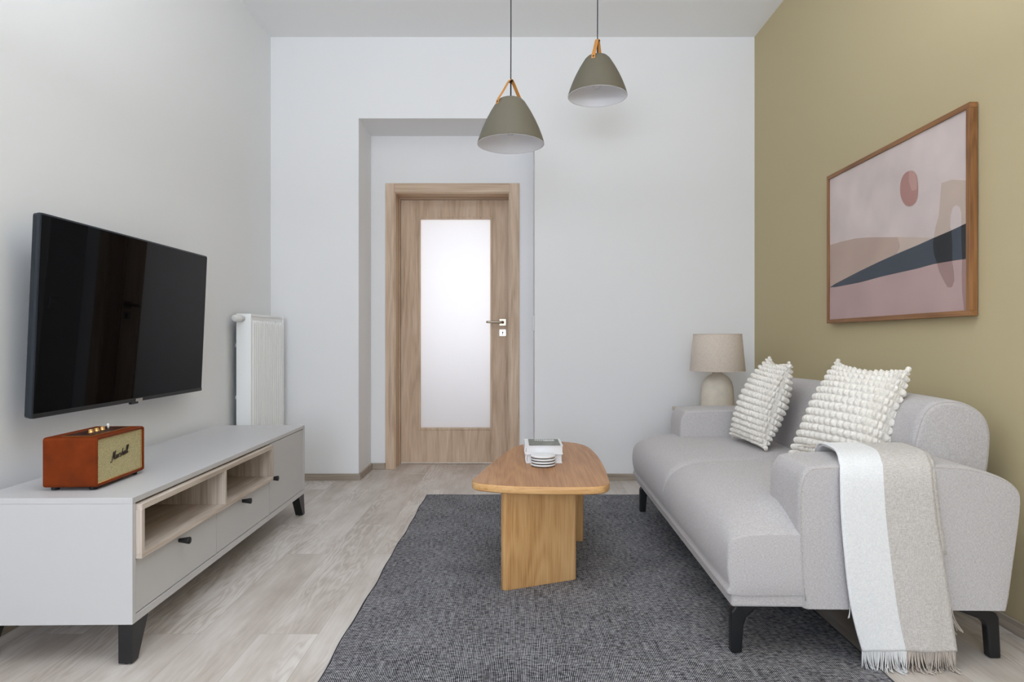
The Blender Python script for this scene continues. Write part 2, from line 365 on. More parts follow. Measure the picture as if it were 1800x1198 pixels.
# ------------------------------------------------------------------ the room
XL, XR, YB, YN, ZC, YF = -1.606, 1.577, 4.230, 4.595, 2.914, -2.9
NX0, NX1, NZ = -1.0276, .131, 2.379
YH = 6.7
struct(boxes('floor', [(XL-.15, XR+.15, YF-.2, YH+.1, -.12, 0)], M['floor']))
struct(boxes('ceiling', [(XL-.15, XR+.15, YF-.2, YH+.1, ZC, ZC+.12)], M['ceil']))
struct(boxes('wall_left', [(XL-.15, XL, YF-.2, YH+.1, 0, ZC)], M['wallL']))
struct(boxes('wall_right', [(XR, XR+.15, YF-.2, YB+.1, 0, ZC)], M['olive']))
DX0, DX1, DZ = -.885, -.008, 1.997
YW = 4.80
def wall_back():
    bm = bmesh.new()
    box(bm, XL, NX0, YB, YW, 0, ZC); box(bm, NX1, XR+.15, YB, YW, 0, ZC); box(bm, NX0, NX1, YB, YW, NZ, ZC)
    box(bm, NX0, DX0, YN, YW, 0, NZ); box(bm, DX1, NX1, YN, YW, 0, NZ); box(bm, DX0, DX1, YN, YW, DZ, NZ)
    return struct(finish('wall_back', bm, M['wall']))
wall_back()
struct(boxes('wall_hall', [(XL, XR, YH, YH+.1, 0, ZC), (1.0, 1.1, YW, YH, 0, ZC)], M['wall']))
# the wall behind the camera with two tall windows
W = [(-1.42, -.12, .35, 2.6), (.25, 1.42, .35, 2.6)]
struct(boxes('wall_front', [(XL, W[0][0], YF-.2, YF, 0, ZC), (W[0][1], W[1][0], YF-.2, YF, 0, ZC), (W[1][1], XR, YF-.2, YF, 0, ZC),
    (W[0][0], W[0][1], YF-.2, YF, 0, .35), (W[0][0], W[0][1], YF-.2, YF, 2.6, ZC), (W[1][0], W[1][1], YF-.2, YF, 0, .35), (W[1][0], W[1][1], YF-.2, YF, 2.6, ZC)], M['wall']))
for i, (x0, x1, z0, z1) in enumerate(W):
    w = struct(empty('window_%d' % (i+1), ((x0+x1)/2, YF-.1, z0)))
    hw = (x1-x0)/2; hh = z1-z0; y0, y1 = -.03, .03
    boxes('window_frame', [(-hw, hw, y0, y1, 0, .07), (-hw, hw, y0, y1, hh-.07, hh), (-hw, -hw+.07, y0, y1, .07, hh-.07), (hw-.07, hw, y0, y1, .07, hh-.07), (-.05, .05, y0, y1, .07, hh-.07)], M['white'], w, bevel=.004)
    boxes('window_pane', [(-hw+.07, -.05, -.004, .004, .07, hh-.07), (.05, hw-.07, -.004, .004, .07, hh-.07)], M['glass'], w)
# skirting
def baseboard(name, x0, x1, y0, y1, m):
    struct(boxes(name, [(x0, x1, y0, y1, 0, .044)], m, bevel=.003))
t = .013
def bb_back():
    bm = bmesh.new()
    box(bm, XL, NX0+t, YB-t, YB, 0, .044); box(bm, NX1-t, XR, YB-t, YB, 0, .044)
    box(bm, NX0, NX0+t, YB, YN, 0, .044); box(bm, NX1-t, NX1, YB, YN, 0, .044)
    box(bm, NX0+t, -.925, YN-t, YN, 0, .044); box(bm, .034, NX1-t, YN-t, YN, 0, .044)
    struct(finish('baseboard_back', bm, M['base'], bevel=.002))
bb_back()
baseboard('baseboard_left', XL, XL+t, YF, YB-t, M['basey'])
baseboard('baseboard_right', XR-t, XR, YF, YB-t, M['basey'])

# ------------------------------------------------------------------ door
def door():
    d = struct(empty('door_1', ((-.923+.0325)/2, YN, 0)))
    ox = d.location.x
    X0, X1, ZT = -.923-ox, .0325-ox, 2.039         # casing outer
    I0, I1, IZ = -.858-ox, -.037-ox, 1.973         # casing inner
    y0, y1 = -.014, .0
    c = bmesh.new(); box(c, X0, I0, y0, y1, 0, ZT); box(c, I1, X1, y0, y1, 0, ZT)
    cv = finish('door_casing', c, M['door'], d, bevel=.003)
    boxes('door_casing_head', [(I0, I1, y0, y1, IZ, ZT)], M['doorh'], d, bevel=.003)
    # jamb lining through the wall, with a raised stop and a rebate
    jd = .205
    boxes('door_jamb', [(I0-.02, I0, y1, jd, 0, IZ), (I1, I1+.02, y1, jd, 0, IZ),
        (I0-.004, I0+.006, -.004, .012, 0, IZ), (I1-.006, I1+.004, -.004, .012, 0, IZ),
        (I0, I0+.008, .172, jd, 0, IZ-.008), (I1-.008, I1, .172, jd, 0, IZ-.008)], M['door'], d, bevel=.0015)
    boxes('door_lintel', [(I0-.02, I1+.02, y1, jd, IZ, IZ+.02), (I0, I1, -.004, .012, IZ-.006, IZ+.004), (I0, I1, .172, jd, IZ-.008, IZ)], M['doorh'], d, bevel=.0015)
    # leaf
    Yf = 4.78-YN
    L0, L1, LZ, LB = -.8475-ox, -.0475-ox, 1.962, .013
    G0, G1, GT, GB = (738.5-VX)*.0042301-ox, (862.5-VX)*.0042301-ox, H+(598-384.5)*.0042301, H-(752-598)*.0042301
    lf = boxes('door_leaf', [(L0, G0, Yf, Yf+.04, LB, LZ), (G1, L1, Yf, Yf+.04, LB, LZ), (G0, G1, Yf, Yf+.04, GT, LZ), (G0, G1, Yf, Yf+.04, LB, GB)], M['door'], d, bevel=.0008)
    b = .014
    boxes('glazing_bead', [(G0-b, G0+.002, Yf-.006, Yf+.046, GB-b, GT+b), (G1-.002, G1+b, Yf-.006, Yf+.046, GB-b, GT+b), (G0, G1, Yf-.006, Yf+.046, GT-.002, GT+b), (G0, G1, Yf-.006, Yf+.046, GB-b, GB+.002)], M['door'], lf, bevel=.003)
    boxes('glass_pane', [(G0, G1, Yf+.016, Yf+.022, GB, GT)], M['frost'], lf)
    zh = H+(598-566)*.00420; xh = (883.5-VX)*.0042-ox
    h = boxes('door_handle', [(xh-.026, xh+.026, Yf-.008, Yf, zh-.026, zh+.026)], M['nickel'], lf, bevel=.002)
    bm = bmesh.new(); tube(bm, [(xh, Yf-.008, zh), (xh, Yf-.03, zh), (xh, Yf-.045, zh)], .010, 14)
    pts = smooth_pts([(xh, Yf-.040, zh), (xh-.006, Yf-.05, zh), (xh-.03, Yf-.053, zh), (xh-.12, Yf-.053, zh+.001)], 6, False)
    tube(bm, pts, .0085, 14); finish('lever', bm, M['nickel'], h, smooth=True)
    ze = H+(598-584.5)*.0042
    e = boxes('escutcheon', [(xh-.026, xh+.026, Yf-.006, Yf, ze-.026, ze+.026)], M['silver'], lf, bevel=.002)
    bm = bmesh.new(); lathe(bm, [(0, 0), (.0055, 0), (.0055, .0015), (0, .0015)], seg=16)
    bmesh.ops.rotate(bm, verts=bm.verts, matrix=Matrix.Rotation(PI/2, 3, 'X')); bmesh.ops.translate(bm, verts=bm.verts, vec=(xh, Yf-.006, ze+.004))
    box(bm, xh-.0028, xh+.0028, Yf-.0076, Yf-.006, ze-.014, ze+.004)
    finish('keyhole', bm, M['blackp'], e)
    for z in (.25, 1.0, 1.75):
        bm = bmesh.new(); tube(bm, [(L0-.002, Yf+.052, z-.04), (L0-.002, Yf+.052, z+.04)], .008, 10); finish('hinge', bm, M['silver'], lf)
door()
def switch():
    r = empty('light_switch', (NX1, 4.31, 1.045))
    tag(r, 'small white light switch on the side of the door recess', 'light switch')
    boxes('switch_plate', [(-.009, 0, -.04, .04, -.062, .04)], M['white'], r, bevel=.003)
    boxes('rocker', [(-.014, -.009, -.026, .026, -.022, .026)], M['white'], r, bevel=.002)
switch()

# ------------------------------------------------------------------ media console
def console():
    r = empty('media_console', (-1.0845, 1.823, 0), math.radians(.95))
    tag(r, 'long low grey media cabinet with open oak niche and black legs under the television', 'tv cabinet')
    D, Ln, zb, zt = .455, 1.575, .113, .4725; s = .017
    boxes('top_panel', [(-D, 0, 0, Ln, zt-s, zt)], M['stand'], r, bevel=.0015)
    boxes('side_panel', [(-D, 0, 0, s, zb, zt-s)], M['stand'], r, bevel=.001)
    boxes('side_panel', [(-D, 0, Ln-s, Ln, zb, zt-s)], M['stand'], r, bevel=.001)
    boxes('bottom_panel', [(-D, 0, s, Ln-s, zb, zb+.022)], M['stand'], r, bevel=.001)
    boxes('back_panel', [(-D, -D+.006, s, Ln-s, zb+.022, zt-s)], M['stand'], r)
    boxes('partition', [(-D+.006, -.022, 1.071, 1.083, zb+.022, zt-s)], M['stand'], r)
    g = .003
    f0, f1 = -.020, -.002
    n0, n1, nzb, nzt = s+.001, 1.068, .294, zt-s-.006
    knobs = []
    def front(name, y0, y1, z0, z1, ky, kz):
        o = boxes(name, [(f0, f1, y0, y1, z0, z1)], M['stand'], r, bevel=.001)
        bm = bmesh.new(); lathe(bm, [(0, 0), (.0065, 0), (.0068, .004), (.0115, .033), (.011, .036), (0, .0365)], seg=20)
        bmesh.ops.rotate(bm, verts=bm.verts, matrix=Matrix.Rotation(PI/2, 3, 'Y')); bmesh.ops.translate(bm, verts=bm.verts, vec=(f1, ky, kz))
        finish('knob', bm, M['blackp'], o, smooth=True, bevel=.001)
    zlo = zb+.022+g
    front('drawer', n0+.002, .536, zlo, nzb-g, .265, .270)
    front('drawer', .536+g, 1.066, zlo, nzb-g, .770, .272)
    front('door', 1.071, Ln-s-g, zlo, zt-s-g, 1.083, .296)
    # oak niche unit standing proud of the fronts
    p0 = -D+.02; p1 = .017; w = .016
    nf = boxes('niche_frame', [(p0, p1, n0, n1, nzt-w, nzt), (p0, p1, n0, n1, nzb, nzb+w)], M['nichey'], r, bevel=.001)
    boxes('niche_side', [(p0, p1-.0005, n0, n0+w, nzb+w, nzt-w)], M['nichev'], r, bevel=.001)
    boxes('niche_side', [(p0, p1-.0005, n1-w, n1, nzb+w, nzt-w)], M['nichev'], r, bevel=.001)
    boxes('niche_divider', [(p0, p1-.0005, .566, .566+w, nzb+w, nzt-w)], M['nichev'], r, bevel=.001)
    boxes('niche_back', [(p0-.008, p0, n0, n1, nzb, nzt)], M['nichev'], r)
    # splayed tapered legs
    for (xs, ys, sx, sy) in ((-.003, .004, 1, -1), (-D+.003, .004, -1, -1), (-.003, Ln-.004, 1, 1), (-D+.003, Ln-.004, -1, 1)):
        bm = bmesh.new()
        t0 = xs; t1 = xs-sx*.040
        ya, yb = ys, ys-sy*.086
        ba, bb_ = ys+sy*.006, ys-sy*.026
        fx0, fx1 = t0+sx*.003, t0-sx*.036
        q = [(t0, ya, zb), (t1, ya, zb), (t1, yb, zb), (t0, yb, zb)]; p = [(fx0, ba, .004), (fx1, ba, .004), (fx1, bb_, .004), (fx0, bb_, .004)]
        rings(bm, [p, q])
        cx, cy = (fx0+fx1)/2, (ba+bb_)/2
        bm2 = bmesh.new(); lathe(bm, [(0, 0), (.011, 0), (.011, .004), (0, .004)], cx, cy, 16); bm2.free()
        finish('leg', bm, M['black'], r, bevel=.0015)
console()

# ------------------------------------------------------------------ television
def tv():
    r = empty('television', (-1.5045, 2.5415, .9985)); tag(r, 'wide black flat television mounted on the left wall above the grey cabinet', 'television')
    yv = Vector((0, 1, .004)).normalized(); up = Vector((.030, 0, .645)).normalized(); nv = yv.cross(up).normalized(); up = nv.cross(yv)
    r.rotation_euler = Matrix((nv, yv, up)).transposed().to_euler()
    w, h = .5435, .323
    # cabinet: thin panel with slightly curved side faces
    pf = rpoly([(-w, -h, .012), (w, -h, .012), (w, h, .012), (-w, h, .012)], 5)
    bm = bmesh.new()
    rings(bm, [[(-.012, p.x, p.y) for p in offset2(pf, .010)], [(-.009, p.x, p.y) for p in offset2(pf, .003)], [(.006, p.x, p.y) for p in pf], [(.0145, p.x, p.y) for p in offset2(pf, .001)], [(.0155, p.x, p.y) for p in offset2(pf, .003)]])
    finish('housing', bm, M['bezel'], r, bevel=0)
    b = .007
    boxes('screen', [(.0152, .0160, -w+b, w-b, -h+b+.009, h-b)], M['screen'], r)
    boxes('bezel', [(.0152, .0172, -w+.002, w-.002, -h+.002, -h+b+.009)], M['blackp'], r, bevel=.0008)
    boxes('logo_badge', [(.0172, .0180, .005, .050, -h+.002, -h+.013)], M['silver'], r, bevel=.0005)
    boxes('sensor', [(.002, .014, -.018, .030, -h-.008, -h+.001)], M['blackp'], r, bevel=.002)
    boxes('back_cover', [(-.06, -.010, -.35, .35, -h+.06, .12)], M['blackp'], r, bevel=.008)
    boxes('wall_bracket', [(-.096, -.055, -.2, .2, -.12, .10)], M['black'], r, bevel=.003)
tv()

# ------------------------------------------------------------------ speaker
def speaker():
    r = empty('speaker', (-1.2435, 1.909, .4728), math.radians(2.6)); tag(r, 'brown leather retro speaker with gold cloth grille on the near end of the grey cabinet', 'speaker')
    Wd, Dp, zb, zt = .268, .155, .009, .158
    pf = rpoly([(0, zb, .010), (0, zt, .010), (Wd, zt, .010), (Wd, zb, .010)], 5)   # (y, z)
    def R(x, d): return [(x, p.x, p.y) for p in offset2(pf, d)]
    bm = bmesh.new()
    rings(bm, [R(-.010, .012), R(-.010, .009), R(-.001, .0085), R(.002, .006), R(.002, .003), R(-.002, 0), R(-Dp+.004, 0), R(-Dp+.001, .001), R(-Dp, .004)])
    finish('cabinet', bm, M['leather'], r, smooth=False, bevel=0)
    gp = rpoly([(.0095, zb+.0095, .003), (.0095, zt-.0095, .003), (Wd-.0095, zt-.0095, .003), (Wd-.0095, zb+.0095, .003)], 4)
    bm = bmesh.new(); rings(bm, [[(-.009, p.x, p.y) for p in gp], [(-.0055, p.x, p.y) for p in gp], [(-.0045, p.x, p.y) for p in offset2(gp, .002)]])
    g = finish('grille', bm, M['grille'], r)
    bm = bmesh.new(); pts = [(-.0035, p.x, p.y) for p in gp]; tube(bm, pts+[pts[0]], .0014, 6); finish('gold_trim', bm, M['gold'], r, smooth=True)
    # top control plate; the panel's dark brown stands in for a shaded recess
    boxes('control_plate', [(-.118, -.030, .03, Wd-.03, zt-.001, zt+.0008)], M['gold'], r, bevel=.0005)
    boxes('control_panel', [(-.113, -.035, .035, Wd-.035, zt, zt+.0014)], M['leatherd'], r)
    for i, y in enumerate((.095, .125, .155)):
        bm = bmesh.new(); lathe(bm, [(0, 0), (.0085, 0), (.0085, .002), (.0065, .003), (.0068, .010), (.006, .0115), (0, .0117)], -.072, y, 20)
        bmesh.ops.translate(bm, verts=bm.verts, vec=(0, 0, zt+.001)); finish('control_knob', bm, M['gold'], r, smooth=True, bevel=0)
    bm = bmesh.new(); tube(bm, [(-.072, .188, zt+.001), (-.072, .186, zt+.018)], .0028, 10, taper=1.5); o = finish('power_toggle', bm, M['white'], r, smooth=True)
    tag(o, 'white toggle switch')
    for x in (-.022, -Dp+.022):
        for y in (.025, Wd-.025):
            bm = bmesh.new(); lathe(bm, [(0, 0), (.011, 0), (.012, .010), (0, .010)], x, y, 16); finish('foot', bm, M['blackp'], r)
    # handwritten word on the grille (y = along, z = up)
    S = [[(0.0, -.25), (.25, -.45), (.55, -.3), (.9, .5), (1.35, 2.1), (1.45, 2.2), (1.35, 1.2), (1.3, .5)],
         [(1.3, .5), (1.6, 1.3), (2.1, 2.3), (2.2, 2.2), (1.9, 1.0), (1.8, .1), (2.0, 0.0), (2.3, .3)],
         [(3.15, .9), (2.8, 1.0), (2.45, .6), (2.5, .05), (2.85, .1), (3.15, .9), (3.05, .1), (3.3, .05)],
         [(3.3, .05), (3.65, 1.0), (3.6, .0)], [(3.65, .7), (3.85, 1.0), (4.15, .95)],
         [(4.95, .85), (4.6, 1.0), (4.4, .7), (4.8, .4), (4.65, .0), (4.25, .1)],
         [(5.75, 2.1), (5.4, 1.2), (5.2, .0)], [(5.35, .5), (5.75, 1.0), (5.9, .8), (5.75, .05), (6.0, .05)],
         [(6.85, .9), (6.5, 1.0), (6.15, .6), (6.2, .05), (6.55, .1), (6.85, .9), (6.75, .1), (7.0, .05)],
         [(7.0, .05), (7.5, 1.3), (7.8, 2.3), (7.6, 2.2), (7.3, .9), (7.35, .05), (7.6, .1)],
         [(7.6, .1), (8.1, 1.3), (8.4, 2.3), (8.2, 2.2), (7.9, .9), (7.95, .05), (8.3, .2)]]
    bm = bmesh.new(); k = .0112
    for s in S:
        sp = smooth_pts([(-.0022, .078+(x*k*1.05)+y*k*.05, .073+y*k*.95+x*k*.12) for x, y in s], 4, False)
        tube(bm, sp, .0013, 5)
    bm2 = finish('script_lettering', bm, M['logo'], g, smooth=True)
speaker()

# ------------------------------------------------------------------ radiator
def radiator():
    r = empty('radiator', (-1.573, 3.62, .16)); tag(r, 'white ribbed panel radiator on the left wall in the corner behind the grey cabinet', 'radiator')
    T, Ln, Hh = .089, .515, .91
    boxes('rear_panel', [(0, .012, .01, Ln-.01, .02, Hh-.02)], M['radd'], r)
    boxes('side_cover', [(.004, T-.002, 0, .008, 0, Hh)], M['rad'], r, bevel=.002)
    boxes('side_cover', [(.004, T-.002, Ln-.008, Ln, 0, Hh)], M['rad'], r, bevel=.002)
    top = [(.004, T-.004, .008, Ln-.008, Hh-.012, Hh-.006)]
    boxes('top_grille', top+[(.012+.0, T-.012, y, y+.004, Hh-.006, Hh-.001) for y in [.02+.02*i for i in range(24)]], M['rad'], r)
    bm = bmesh.new()
    x0 = T-.010
    pts = [(x0, .008)]; n = 15; a, b = .030, Ln-.022; st = (b-a)/n
    for i in range(n):
        y = a+i*st
        pts += [(x0, y), (x0+.010, y+st*.22), (x0+.010, y+st*.6), (x0, y+st*.82)]
    pts += [(x0, Ln-.008)]
    back = [(x0-.006, Ln-.008), (x0-.006, .008)]
    zl = [.03, Hh-.045]
    flat = [(min(x, x0), y) for x, y in pts]
    rs = [[(x, y, .0) for x, y in flat+back], [(x, y, .025) for x, y in flat+back], [(x, y, .04) for x, y in pts+back], [(x, y, Hh-.05) for x, y in pts+back], [(x, y, Hh-.034) for x, y in flat+back], [(x, y, Hh) for x, y in flat+back]]
    rings(bm, rs)
    finish('ribbed_panel', bm, M['rad'], r)
    bm = bmesh.new()
    prof = [(0, 0), (.012, 0), (.012, .018), (.019, .022), (.021, .05), (.019, .075), (.014, .082), (0, .084)]
    lathe(bm, prof, seg=24); bmesh.ops.rotate(bm, verts=bm.verts, matrix=Matrix.Rotation(PI/2, 3, 'X'))
    bmesh.ops.rotate(bm, verts=bm.verts, matrix=Matrix.Rotation(math.radians(-14), 3, 'Z'))
    bmesh.ops.translate(bm, verts=bm.verts, vec=(.045, 0, Hh-.028)); finish('thermostat_valve', bm, M['white'], r, smooth=True)
    for z in (.12, .42, .72):
        boxes('wall_clip', [(-.0325, .004, .07, .10, z, z+.022)], M['rad'], r, bevel=.002)
radiator()

# ------------------------------------------------------------------ rug
def rug():
    r = empty('area_rug', (0, 0, 0)); tag(r, 'large dark grey flatwoven rug with fine pale flecks under the wooden coffee table', 'rug')
    bm = bmesh.new(); nx, ny = 60, 90
    X0, X1, Y0, Y1 = -.527, 1.012, 1.45, 3.806
    def P(i, j, z):
        u, v = i/nx, j/ny
        x = X0+(X1-X0)*u; y = Y0+(Y1-Y0)*v
        if i == 0: x += .0025*math.sin(v*19)+.002*math.sin(v*47+1)
        if i == 0: x += .008*(v)
        if j == ny: y += .003*math.sin(u*23)
        lift = .0012*(math.sin(u*9+v*4)+math.sin(v*17))*.5+.0012
        return (x, y, z+(lift if z > .002 else 0))
    top = [[bm.verts.new(P(i, j, .006)) for j in range(ny+1)] for i in range(nx+1)]
    bot = [[bm.verts.new(P(i, j, .0004)) for j in range(ny+1)] for i in range(nx+1)]
    for i in range(nx):
        for j in range(ny):
            bm.faces.new((top[i][j], top[i+1][j], top[i+1][j+1], top[i][j+1])); bm.faces.new((bot[i][j], bot[i][j+1], bot[i+1][j+1], bot[i+1][j]))
    for i in range(nx):
        for j in (0, ny): bm.faces.new((top[i][j], bot[i][j], bot[i+1][j], top[i+1][j]))
    for j in range(ny):
        for i in (0, nx): bm.faces.new((top[i][j], top[i][j+1], bot[i][j+1], bot[i][j]))
    finish('woven_field', bm, M['rug'], r)
    # rolled selvedge along the far end and both sides
    for nm, pts in (('selvedge', [P(i, ny, .004) for i in range(nx+1)]), ('selvedge', [P(0, j, .004) for j in range(ny+1)]), ('selvedge', [P(nx, j, .004) for j in range(ny+1)])):
        bm = bmesh.new(); tube(bm, pts, .0034, 6); finish(nm, bm, M['rugedge'], r, smooth=True)
rug()
RZ = .0075

# ------------------------------------------------------------------ coffee table
def coffee_table():
    cx, cy = .11, 2.75
    r = empty('coffee_table', (cx, cy, 0)); tag(r, 'oak coffee table with rounded pebble shaped top on two slab legs on the rug', 'coffee table')
    out = [(-.158, 2.376), (-.142, 2.471), (-.092, 2.735), (-.031, 3.02), (.0275, 3.173), (.13, 3.262), (.237, 3.275), (.305, 3.232), (.352, 3.129), (.369, 2.919), (.366, 2.651), (.350, 2.39), (.340, 2.325), (.312, 2.278), (.244, 2.261), (.11, 2.263), (.004, 2.272), (-.085, 2.298), (-.140, 2.326)]
    pts = smooth_pts([(x-cx, y-cy) for x, y in out], 6)
    zt, th = .404, .0285
    bm = bmesh.new()
    rr = [[(p.x, p.y, z) for p in offset2(pts, d)] for d, z in ((.004, zt-th), (.001, zt-th+.002), (0, zt-th+.005), (0, zt-.004), (.001, zt-.0012), (.0035, zt))]
    vv = rings(bm, rr)
    bm.faces.ensure_lookup_table()
    o = finish('table_top', bm, [M['tabley'], M['tablee']], r)
    for p in o.data.polygons:
        if abs(p.normal.z) < .5: p.material_index = 1; p.use_smooth = True
    def slab(p0, p1, thick):
        a = Vector((p0[0]-cx, p0[1]-cy)); b = Vector((p1[0]-cx, p1[1]-cy)); mid = (a+b)/2; L = (b-a).length
        ang = math.atan2(b.y-a.y, b.x-a.x)
        pf = rpoly([(-L/2, -thick/2, .014), (L/2, -thick/2, .014), (L/2, thick/2, .014), (-L/2, thick/2, .014)], 6)
        bm = bmesh.new(); rings(bm, [[(p.x, p.y, z) for p in q] for q, z in ((offset2(pf, .001), RZ), (pf, RZ+.002), (pf, zt-th))])
        s = finish('leg', bm, M['tablev'], r, bevel=0); s.location = (mid.x, mid.y, 0); s.rotation_euler = (0, 0, ang)
        for p in s.data.polygons: p.use_smooth = abs(p.normal.z) < .5
        s.modifiers.new('es', 'EDGE_SPLIT').split_angle = math.radians(40)
    n = Vector((-.336*.33, .336)).normalized()*.018
    slab((-.048, 2.355), (.232, 2.471), .035)
    slab((-.005, 3.01), (.312, 2.93), .035)
coffee_table()
def on_table():
    # coasters
    for i in range(4):
        r = empty('coaster', (.1165+random.uniform(-.0012, .0012), 2.648+random.uniform(-.001, .001), .404+i*.0114), i*.7)
        pos = ['bottom coaster of the white round stack on the coffee table', 'second white round coaster up from the coffee table in the stack', 'white round coaster just under the topmost one of the stack', 'topmost white round coaster of the stack in front of the books'][i]
        tag(r, pos, 'coaster', 'round white coasters stacked on the coffee table')
        bm = bmesh.new(); lathe(bm, [(0, .0030), (.049, .0030), (.051, .0045), (.0515, .0068), (.0505, .0098), (.047, .0113), (0, .0113)], seg=56); finish('disc', bm, M['stone'], r, smooth=True)
        bm = bmesh.new(); lathe(bm, [(0, 0), (.0490, 0), (.0490, .0030), (0, .0030)], seg=40); finish('felt_base', bm, M['cork'], r)
    # lower book
    def book(name, x0, x1, y0, y1, z0, z1, label, hard, rz):
        r = empty(name, ((x0+x1)/2, (y0+y1)/2, z0), rz); tag(r, label, 'book')
        w, d, h = (x1-x0)/2, (y1-y0)/2, z1-z0; c = .0018
        boxes('pages', [(-w+.004, w-.003, -d+.003, d-.003, c, h-c)], M['paper'], r)
        bm = bmesh.new()
        # wrap cover: flat boards and a rounded spine on the left
        prof = [(w, 0), (-w, 0)]+[(-w-.004*math.sin(PI*k/8), h*k/8) for k in range(1, 8)]+[(-w, h), (w, h), (w, h-c), (-w+.004, h-c), (-w+.002, h/2), (-w+.004, c), (w, c)]
        rings(bm, [[(x, -d, z) for x, z in prof], [(x, d, z) for x, z in prof]])
        finish('cover', bm, M['cover'], r)
        return r, w, d, h
    book('book', .0475, .1995, 2.70, 2.89, .404, .4412, 'plain white thick book, lower of the two books on the coffee table', True, 0)
    r, w, d, h = book('book', .043, .202, 2.696, 2.890, .4413, .4775, 'upper white book with a grey green photograph on its cover on the coffee table', True, .005)
    m, nt, b = newmat('cover_photograph'); L = nt.links
    v = coords(nt, (1, 2.2, 1)); n = nd(nt, 'ShaderNodeTexNoise', Scale=24, Detail=5, Roughness=.7); L.new(v, n.inputs['Vector'])
    cr = nd(nt, 'ShaderNodeValToRGB'); L.new(n.outputs['Fac'], cr.inputs['Fac']); e = cr.color_ramp.elements
    e[0].position = .3; e[0].color = rgb(60, 60, 56); e[1].position = .75; e[1].color = rgb(150, 154, 140); x = e.new(.5); x.color = rgb(100, 104, 90)
    L.new(cr.outputs['Color'], b.inputs['Base Color']); b.inputs['Roughness'].default_value = .35
    boxes('cover_photo', [(-w+.016, w-.010, -d+.004, d-.010, h, h+.0005)], m, r)
    lst = []
    x = -w+.045
    for k in range(11):
        ww = random.uniform(.006, .011); lst.append((x, x+ww, d-.05, d-.03, h+.0005, h+.0009)); x += ww+.002
        if x > w-.03: break
    lst.append((w-.075, w-.028, d-.068, d-.060, h+.0005, h+.0009))
    boxes('cover_title', lst, M['cover'], r)
on_table()

